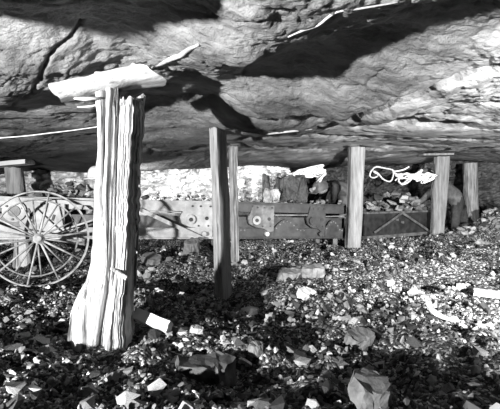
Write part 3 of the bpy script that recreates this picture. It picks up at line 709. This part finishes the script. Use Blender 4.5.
# curled white strip
def ribbon(name, label, cat, pts, w, t, mat):
    pts = smoothpath(pts, 6); bm = bmesh.new(); rings = []; n = len(pts)
    for i, p in enumerate(pts):
        tg = (pts[min(i+1, n-1)]-pts[max(i-1, 0)]).normalized(); up = V3((.0, -.55, .8)); sd = tg.cross(up).normalized(); nn = sd.cross(tg).normalized()
        ww = w*(.35+.65*math.sin(math.pi*min(1, .15+i/n)))/2
        rings.append([bm.verts.new(p+sd*a*ww+nn*b*t/2) for a, b in ((-1, -.6), (0, -1.4), (1, -.6), (1, .8), (0, .3), (-1, .8))])
    for A, Bq in zip(rings[:-1], rings[1:]):
        for k in range(6): bm.faces.new((A[k], A[(k+1) % 6], Bq[(k+1) % 6], Bq[k]))
    bm.faces.new(rings[0][::-1]); bm.faces.new(rings[-1])
    return bm
cw = [onfloor(420, 300, .035), onfloor(426, 304, .05), onfloor(431, 314, .03), onfloor(440, 321, .025), onfloor(452, 324, .02), onfloor(464, 325, .015)]
r0 = thing('bark_strip', 'curled white forked strip of bark lying on the floor at right', 'bark', onfloor(430, 315))
obj('curl', ribbon('c', '', '', cw, .036, .012, None), M['plank'], r0, smooth=True, sharp=50)
obj('fork', ribbon('c', '', '', [onfloor(408, 299, .03), onfloor(415, 299, .045), onfloor(424, 301, .05)], .04, .012, None), M['plank'], r0, smooth=True, sharp=50)
obj('fork', ribbon('c', '', '', [onfloor(427, 302, .045), onfloor(440, 300, .03), onfloor(456, 304, .02)], .012, .008, None), M['wood_dark'], r0, smooth=True, sharp=50)
plank_obj('plank', 'pale weathered plank lying at the right edge of the floor', 'plank', onfloor(474, 295, .02), onfloor(512, 300, .02), .09, .03, M['plank'], wdir=(0, 1, .1), seed=6)

# ------------------------------------------------------------------ coal on the conveyor
def lump(px, py, D, s, t, label, group, st=(1, 1, 1), name='coal_lump'):
    p = P(px, py, D); return put_stone(p.x, p.y, p.z, s, t, name=name, label=label, cat='coal', group=group, stretch=st)
def heap(n, x0, x1, topf, s0, s1, tones, label, group, depth=(.08, .5)):
    """lumps on the loaded pan, piled up to the row topf(px)"""
    for k in range(n):
        px = random.uniform(x0, x1); f = random.random(); d = depth[0]+(depth[1]-depth[0])*random.random(); s = random.uniform(s0, s1)
        c = cp(px, 0, d); ytop = topf(px)
        ztop = CZ+(HY-ytop)/F*c.y; zb = cp(px, -.05, d).z
        z = zb+(ztop-zb)*(f**.6)*(1-abs(d-.3)*.9)
        t = random.choice(tones)
        put_stone(c.x, c.y, z-s*.3, s, t, name='coal_lump', label=label, cat='coal', group=group)
tl = lambda px: np.interp(px, [30, 45, 58, 64, 80, 100], [193, 186, 177, 177, 182, 186])
heap(46, 30, 66, tl, .03, .07, [2, 2, 3, 3, 1], 'grey coal lump in the sloping heap above the spoked wheel', 'coal heap above the wheel')
heap(34, 66, 100, tl, .03, .075, [1, 1, 0, 2, 4], 'coal lump on the conveyor between the heap and foreground prop', 'coal left of the foreground prop')
heap(40, 139, 212, lambda px: 192, .025, .055, [1, 2, 3, 2, 4], 'coal lump on the bright conveyor between foreground prop and two-faced prop', 'coal on the bright conveyor stretch', (.06, .5))
heap(44, 238, 345, lambda px: 198, .02, .045, [1, 2, 3, 0, 2], 'small coal lump along the edge of the dark conveyor stretch', 'coal on the dark conveyor stretch', (.02, .4))
for k in range(60):
    f = random.uniform(.08, .95); d = random.uniform(.05, .31); c = TA+TU*f*TL+TV*d
    px = 250+F*c.x/c.y; yt = np.interp(px, [365, 378, 392, 405, 418, 430], [204, 192, 188, 190, 197, 201]); zt_ = CZ+(HY-yt)/F*c.y; zb = (c-TW*.1).z
    s = random.uniform(.05, .11); z = zb+(zt_-zb)*random.random()**.4*(1-abs(d-.18)*1.0)
    put_stone(c.x, c.y, z-s*.3, s, random.choice([1, 2, 2, 3]), name='coal_lump', label='coal lump heaped on the far trough section between the right props', cat='coal', group='coal on the far trough')
# the big black block under the white light trail, and its pale neighbour
pb = cp(303, -.02, .34)
slab('coal_block', 'large black coal block under the white light trail, left of the crouching miner', 'coal', V3((pb.x, pb.y+.08, .77)), .48, .36, .38, .1, (0, 0), 'coal', 44)
slab('coal_block', 'pale grey coal block left of the large black block', 'coal', V3((cp(281, 0, .3).x, cp(281, 0, .3).y, .68)), .22, .24, .2, .4, (0, 0), 'coal_pale', 46)
slab('coal_block', 'upright dark coal block on the conveyor behind the pale block', 'coal', V3((cp(280, 0, .48).x, cp(280, 0, .48).y+.05, .80)), .12, .14, .34, .4, (0, 0), 'coal', 48)
# heap of muck at the far right
for k in range(70):
    px = random.uniform(476, 540); D = random.uniform(6.0, 7.2); X = (px-250)/F*D; s = random.uniform(.04, .1); z = fz(X, D)
    put_stone(X, D, z+s*.15, s, random.choice([2, 3, 3, 1]), name='rock_chunk', label='grey rock lump in the heap by the far-right post', group='rock heap at far right')
for k in range(16):
    px = random.uniform(446, 476); D = random.uniform(6.7, 7.0); X = (px-250)/F*D; s = random.uniform(.04, .09); z = fz(X, D)
    put_stone(X, D, z+s*.2, s, random.choice([2, 3, 1]), name='rock_chunk', label='rock lump at the knees of the kneeling miner', group='rocks before the kneeling miner')

# ------------------------------------------------------------------ lamp light trails as white tubes, and wire
def trail_or_wire(label, pts, r, cat='trail_or_wire', name='light_trail', mat='trail_or_wire'):
    bm = bmesh.new(); tube(bm, smoothpath(pts, 6), r, 7); return tag(obj(name, bm, M[mat], loc=pts[0], smooth=True), label, cat)
def zc_(lst, x0, y0, sc, D, dv=.05):
    return [P(x0+a/sc, y0+b/sc, D+dv*math.sin(i*1.7)) for i, (a, b) in enumerate(lst)]
c2 = thing('light_trail', 'cap-lamp light trail as solid white loops beneath the roof, left of the far capped prop', 'trail_or_wire', P(410, 175, 6.72))  # streaks of a moving cap lamp, added as solid white tubes
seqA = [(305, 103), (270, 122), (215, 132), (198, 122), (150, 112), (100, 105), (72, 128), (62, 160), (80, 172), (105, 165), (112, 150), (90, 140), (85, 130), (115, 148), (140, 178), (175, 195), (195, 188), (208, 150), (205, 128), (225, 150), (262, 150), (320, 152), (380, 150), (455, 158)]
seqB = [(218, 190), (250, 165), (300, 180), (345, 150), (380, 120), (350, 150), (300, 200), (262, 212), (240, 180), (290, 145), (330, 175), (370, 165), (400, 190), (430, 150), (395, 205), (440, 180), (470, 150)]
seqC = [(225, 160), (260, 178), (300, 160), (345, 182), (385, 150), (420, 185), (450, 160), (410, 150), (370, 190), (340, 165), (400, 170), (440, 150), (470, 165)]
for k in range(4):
    bm = bmesh.new(); tube(bm, smoothpath([p+V3((random.uniform(-.03, .03), random.uniform(-.06, .06), random.uniform(-.02, .02))) for p in zc_(seqC if k % 2 else seqB[1:], 360, 150, 6.2, 6.72)], 6), .008, 6); obj('trail_strand', bm, M['trail_or_wire'], c2, smooth=True)
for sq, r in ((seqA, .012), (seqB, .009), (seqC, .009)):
    bm = bmesh.new(); tube(bm, smoothpath(zc_(sq, 360, 150, 6.2, 6.72), 6), r, 7); obj('trail_strand', bm, M['trail_or_wire'], c2, smooth=True)
bm = bmesh.new(); q = P(433.5, 172, 6.80); tube(bm, [q+V3((.03, .06, .01)), q, q+V3((-.06, -.06, .02))], .008, 6); obj('added_hook', bm, M['steel'], c2, smooth=True)
c1 = thing('light_trail', 'cap-lamp light trail as solid white strands over the large black coal block', 'trail_or_wire', P(305, 176, 5.9))  # second cap-lamp streak, likewise made of solid tubes
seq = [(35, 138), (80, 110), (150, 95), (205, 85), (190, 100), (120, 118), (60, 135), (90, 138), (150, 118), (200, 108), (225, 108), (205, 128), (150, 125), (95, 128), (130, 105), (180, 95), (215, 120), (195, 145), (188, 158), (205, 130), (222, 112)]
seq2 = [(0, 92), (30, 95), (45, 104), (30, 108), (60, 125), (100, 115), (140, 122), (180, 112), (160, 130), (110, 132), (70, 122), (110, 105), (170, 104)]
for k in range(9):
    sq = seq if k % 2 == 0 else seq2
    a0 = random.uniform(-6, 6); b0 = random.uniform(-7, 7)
    bm = bmesh.new(); tube(bm, smoothpath([p+V3((random.uniform(-.02, .02), random.uniform(-.12, .12), random.uniform(-.015, .012))) for p in zc_([(a+a0, b+b0) for a, b in sq], 280, 150, 5, 5.86, .05)], 6), .0065, 6); obj('trail_strand', bm, M['trail_or_wire'], c1, smooth=True)
def on_roof(px, py, dz):
    for D in np.exp(np.linspace(math.log(.9), math.log(9), 500)):
        z = roof_z((px-250)/F*D, D)
        if HY-F*(z-CZ)/D > py: return V3(((px-250)/F*D, D, z-dz))
    return P(px, py, 6)
wy_ = [(-30, 141), (0, 138), (25, 136), (50, 133), (75, 130), (103, 126)]
D0 = 3.05
trail_or_wire('thin pale wire sagging under the roof from the left edge to the foreground prop', [P(a, b, D0+.05*i*0) for i, (a, b) in enumerate(wy_)], .0032, 'wire', 'sagging_wire')
# white dome hat behind the prop
hp = P(96.5, 176, 4.85)
hat = thing('miner_hat', 'white dome-shaped hat on the coal at the left edge of the foreground prop', 'hat', hp-V3((0, 0, .06)))
slab('coal_block', 'coal block carrying the white dome hat beside the foreground prop', 'coal', V3((hp.x, hp.y, .66)), .26, .26, .38, .2, (0, 0), 'coal_pale', 51)
bm = bmesh.new(); prof = [(.0, .115), (.03, .112), (.06, .098), (.082, .07), (.093, .03), (.095, -.02), (.135, -.032), (.137, -.042), (.09, -.035), (.0, -.035)]
rings = []
for k in range(28):
    a = k*2*math.pi/28; rings.append([bm.verts.new(hp+V3((math.cos(a)*r, math.sin(a)*r*1.15, z))) for r, z in prof])
for k in range(28):
    A, Bq = rings[k], rings[(k+1) % 28]
    for i in range(len(prof)-1): bm.faces.new((A[i], A[i+1], Bq[i+1], Bq[i]))
bmesh.ops.remove_doubles(bm, verts=bm.verts, dist=.0005); obj('crown', bm, M['white'], hat, smooth=True, sharp=50)

# ------------------------------------------------------------------ miners
def person(label, J, look, root_loc):
    """J: named joints in world space; one skinned surface, then cap and lamp as children"""
    names = list(J.keys()); idx = {n: i for i, n in enumerate(names)}
    rad = dict(pelvis=.155, belly=.15, chest=.165, neckb=.085, neck=.062, head=.095, crown=.085,
               shl=.085, shr=.085, ell=.055, elr=.055, wrl=.036, wrr=.036, pal=.036, par=.036,
               hipl=.105, hipr=.105, knl=.075, knr=.075, anl=.05, anr=.05, tol=.045, tor=.045)
    edges = [('pelvis', 'belly'), ('belly', 'chest'), ('chest', 'neckb'), ('neckb', 'neck'), ('neck', 'head'), ('head', 'crown')]
    for s in 'lr':
        edges += [('chest', 'sh'+s), ('sh'+s, 'el'+s), ('el'+s, 'wr'+s), ('wr'+s, 'pa'+s), ('pelvis', 'hip'+s), ('hip'+s, 'kn'+s), ('kn'+s, 'an'+s), ('an'+s, 'to'+s)]
    verts = [J[n] for n in names]; rr = [rad[n] for n in names]; E = [(idx[a], idx[b]) for a, b in edges]
    for s in 'lr':                                                    # four fingers and a thumb on each hand
        wr, pa = J['wr'+s], J['pa'+s]; d = (pa-wr).normalized(); sd = d.cross(V3((0, 0, 1)));  sd = sd.normalized() if sd.length > .05 else V3((1, 0, 0)); dn = sd.cross(d).normalized()
        if dn.z > 0: dn = -dn
        for k, (off, l) in enumerate([(-.030, .075), (-.010, .085), (.011, .08), (.031, .062)]):
            b = len(verts); verts += [pa+sd*off+d*.02, pa+sd*off*1.15+d*(.02+l*.5)+dn*.012, pa+sd*off*1.1+d*(.02+l*.85)+dn*.045]; rr += [.012, .010, .008]; E += [(idx['pa'+s], b), (b, b+1), (b+1, b+2)]
        b = len(verts); verts += [pa-d*.02-sd*.04+dn*.01, pa+d*.02-sd*.06+dn*.03]; rr += [.012, .010]; E += [(idx['pa'+s], b), (b, b+1)]
    me = bpy.data.meshes.new('tmp'); me.from_pydata([tuple(v) for v in verts], E, []); me.update()
    o = bpy.data.objects.new('tmp', me); C.objects.link(o)
    m = o.modifiers.new('s', 'SKIN'); m.use_smooth_shade = True
    for i, sv in enumerate(me.skin_vertices[0].data): sv.radius = (rr[i], rr[i]); sv.use_root = (i == idx['pelvis'])
    o.modifiers.new('d', 'SUBSURF').levels = 2
    bpy.context.view_layer.update()
    ev = o.evaluated_get(bpy.context.evaluated_depsgraph_get()); m2 = bpy.data.meshes.new_from_object(ev)
    bm = bmesh.new(); bm.from_mesh(m2); bpy.data.objects.remove(o)
    # face: brow, nose, eye sockets, mouth and ears pushed out of the same surface
    hd = J['head']; look = V3(look).normalized(); upv = (J['crown']-J['neck']).normalized(); upv = (upv-look*upv.dot(look)).normalized(); side = look.cross(upv)
    def push(c, r, d, amt):
        for v in bm.verts:
            q = (v.co-c).length
            if q < r*2.2: v.co += d*amt*math.exp(-(q/r)**2)
    hv = [f for f in bm.faces if (f.calc_center_median()-hd).length < .16]
    bmesh.ops.subdivide_edges(bm, edges=list({e for f in hv for e in f.edges}), cuts=2, use_grid_fill=True)
    push(hd+look*.095-upv*.005, .018, look, .028); push(hd+look*.1-upv*.02, .014, look, .012)
    for s in (-1, 1):
        push(hd+look*.085+side*.033*s+upv*.015, .016, look, -.016); push(hd+side*.095*s-upv*.005, .016, side*s, .028)
    push(hd+look*.09+upv*.04, .03, look, .01); push(hd+look*.09-upv*.047, .012, look, -.008); push(hd+look*.08-upv*.075, .025, look, .014)
    co_ = np.array([v.co[:] for v in bm.verts]); bm.normal_update()
    fold = vnoise(co_[:, 0]*9, co_[:, 1]*9, co_[:, 2]*14, seed=5)*.012+vnoise(co_[:, 0]*22, co_[:, 1]*22, co_[:, 2]*30, seed=6)*.006
    for v, q in zip(bm.verts, fold):
        if (v.co-hd).length > .17 and min((v.co-J['pal']).length, (v.co-J['par']).length) > .14: v.co += v.normal*float(q)
    root = thing('person', label, 'person', root_loc)
    for f in bm.faces:
        c = f.calc_center_median(); h = (c-hd).dot(upv)
        skin = ((c-hd).length < .16 and h > -.085)
        for s in 'lr':
            if (c-J['pa'+s]).length < .13 and (c-J['wr'+s]).dot(J['pa'+s]-J['wr'+s]) > .0: skin = True
            if (c-J['to'+s]).length < .11: f.material_index = 2
        if skin: f.material_index = 1
        elif f.material_index == 0 and (c-J['pelvis']).dot((J['pelvis']-J['chest']).normalized()) > -.10: f.material_index = 3
    body = obj('body', bm, M['cloth'], root, smooth=True); body.data.materials.append(M['skin']); body.data.materials.append(M['boot']); body.data.materials.append(M['trousers'])
    # soft cap with a peak and a lamp
    bm = bmesh.new(); rings = []; cc = hd+upv*.035
    prof = [(0, .115), (.05, .108), (.085, .085), (.108, .05), (.116, .015), (.117, -.005), (.105, -.01)]
    for k in range(24):
        a = k*2*math.pi/24; dr = look*math.cos(a)*1.08+side*math.sin(a)*.95; rings.append([bm.verts.new(cc+dr*r+upv*z) for r, z in prof])
    for k in range(24):
        A, Bq = rings[k], rings[(k+1) % 24]
        for i in range(len(prof)-1): bm.faces.new((A[i], A[i+1], Bq[i+1], Bq[i]))
    bmesh.ops.remove_doubles(bm, verts=bm.verts, dist=.0005)
    cap = obj('cap', bm, M['cap'], root, smooth=True, sharp=50)
    bm = bmesh.new(); box(bm, cc+look*.14+upv*.0, look*.04, side*.07, upv*.005, .004); obj('peak', bm, M['cap'], cap)
    bm = bmesh.new(); lp = cc+look*.125+upv*.05; tube(bm, [lp-look*.02, lp+look*.03, lp+look*.035, lp+look*.055], [.022, .022, .018, .035], 16); obj('lamp', bm, M['brass'], cap, smooth=True, sharp=40)
    return root
D1 = 6.45
J1 = dict(pelvis=P(351, 203, D1+.36), belly=P(347, 190, D1+.22), chest=P(339, 183.5, D1+.02), neckb=P(330, 184.5, D1-.08), neck=P(326, 186.5, D1-.13), head=P(321, 190, D1-.19), crown=P(318.5, 186, D1-.23),
          shl=P(336, 187.5, D1-.14), ell=P(330, 208, D1-.12), wrl=P(323, 202, D1-.3), pal=P(319, 201.5, D1-.37),
          shr=P(336, 185, D1+.2), elr=P(328, 203, D1+.25), wrr=P(322, 203, D1+.05), par=P(319, 203, D1-.02),
          hipl=P(349, 208, D1+.25), knl=P(336, 233, D1+.16), anl=P(354, 240, D1+.42), tol=P(357, 242, D1+.5),
          hipr=P(352, 207, D1+.5), knr=P(339, 232, D1+.5), anr=P(357, 238, D1+.72), tor=P(361, 240, D1+.8))
# keep knees and feet on the ground behind the conveyor
for k, dz in (('knl', .08), ('knr', .08), ('anl', .07), ('anr', .07), ('tol', .045), ('tor', .045)): J1[k].z = fz(J1[k].x, J1[k].y)+dz
person('dark-clothed miner crouching bent over behind the conveyor, left of the pale prop', J1, (-.75, -.5, -.45), (J1['knl'].x, J1['knl'].y, fz(J1['knl'].x, J1['knl'].y)))
D2 = 7.45
J2 = dict(pelvis=P(458, 203, D2+.05), belly=P(453, 194, D2+.03), chest=P(444, 186, D2), neckb=P(437, 181, D2-.02), neck=P(433.5, 179, D2-.03), head=P(427, 176.5, D2-.05), crown=P(426, 171.5, D2-.05),
          shl=P(440, 186, D2-.19), ell=P(427, 196, D2-.22), wrl=P(417, 204, D2-.2), pal=P(413.5, 206, D2-.2),
          shr=P(440, 185, D2+.19), elr=P(430, 197, D2+.25), wrr=P(419, 201, D2+.2), par=P(415, 202, D2+.18),
          hipl=P(457, 206, D2-.08), knl=P(454, 227, D2-.17), anl=P(476, 229, D2-.12), tol=P(482, 231, D2-.1),
          hipr=P(460, 206, D2+.18), knr=P(464, 226, D2+.12), anr=P(484, 228, D2+.2), tor=P(490, 230, D2+.2))
for k, dz in (('knl', .07), ('knr', .07), ('anl', .07), ('anr', .07), ('tol', .045), ('tor', .045)): J2[k].z = fz(J2[k].x, J2[k].y)+dz
person('grey-clothed miner kneeling and leaning left behind the far capped prop', J2, (-.93, -.15, -.25), (J2['knl'].x, J2['knl'].y, fz(J2['knl'].x, J2['knl'].y)))

# ------------------------------------------------------------------ light: the photographer's flash lamps
def spot(name, loc, to, power, cone, blend, size=.06):
    l = bpy.data.lights.new(name, 'SPOT'); l.energy = power; l.spot_size = math.radians(cone); l.spot_blend = blend; l.shadow_soft_size = size
    o = bpy.data.objects.new(name, l); C.objects.link(o); o.location = loc; o.rotation_euler = (V3(to)-V3(loc)).to_track_quat('-Z', 'Y').to_euler(); return o
spot('flash_lamp_left', (-2.7, -1.5, .62), (.3, 4.8, 2.3), 2250, 90, .85)
spot('flash_lamp_right', (1.9, -.5, .85), (2.75, 5, .6), 3100, 74, .85)
spot('face_lamp', P(118, 187, 4.95), P(240, 178, 6.6), 130, 125, .7, .05)
w = bpy.data.worlds.new('World'); bpy.context.scene.world = w; w.use_nodes = True
w.node_tree.nodes['Background'].inputs[0].default_value = (0.5, .5, .5, 1); w.node_tree.nodes['Background'].inputs[1].default_value = .012

cam = bpy.data.cameras.new('Camera'); co = bpy.data.objects.new('Camera', cam); C.objects.link(co)
co.location = (0, 0, CZ); co.rotation_euler = (math.pi/2, 0, 0)
cam.sensor_width = 36; cam.sensor_fit = 'HORIZONTAL'; cam.lens = 36*F/500; cam.shift_y = -(204.5-HY)/500; cam.clip_start = .02
sc = bpy.context.scene; sc.camera = co
sc.view_settings.view_transform = 'Standard'; sc.view_settings.look = 'None'; sc.view_settings.exposure = 0.3; sc.view_settings.gamma = 1
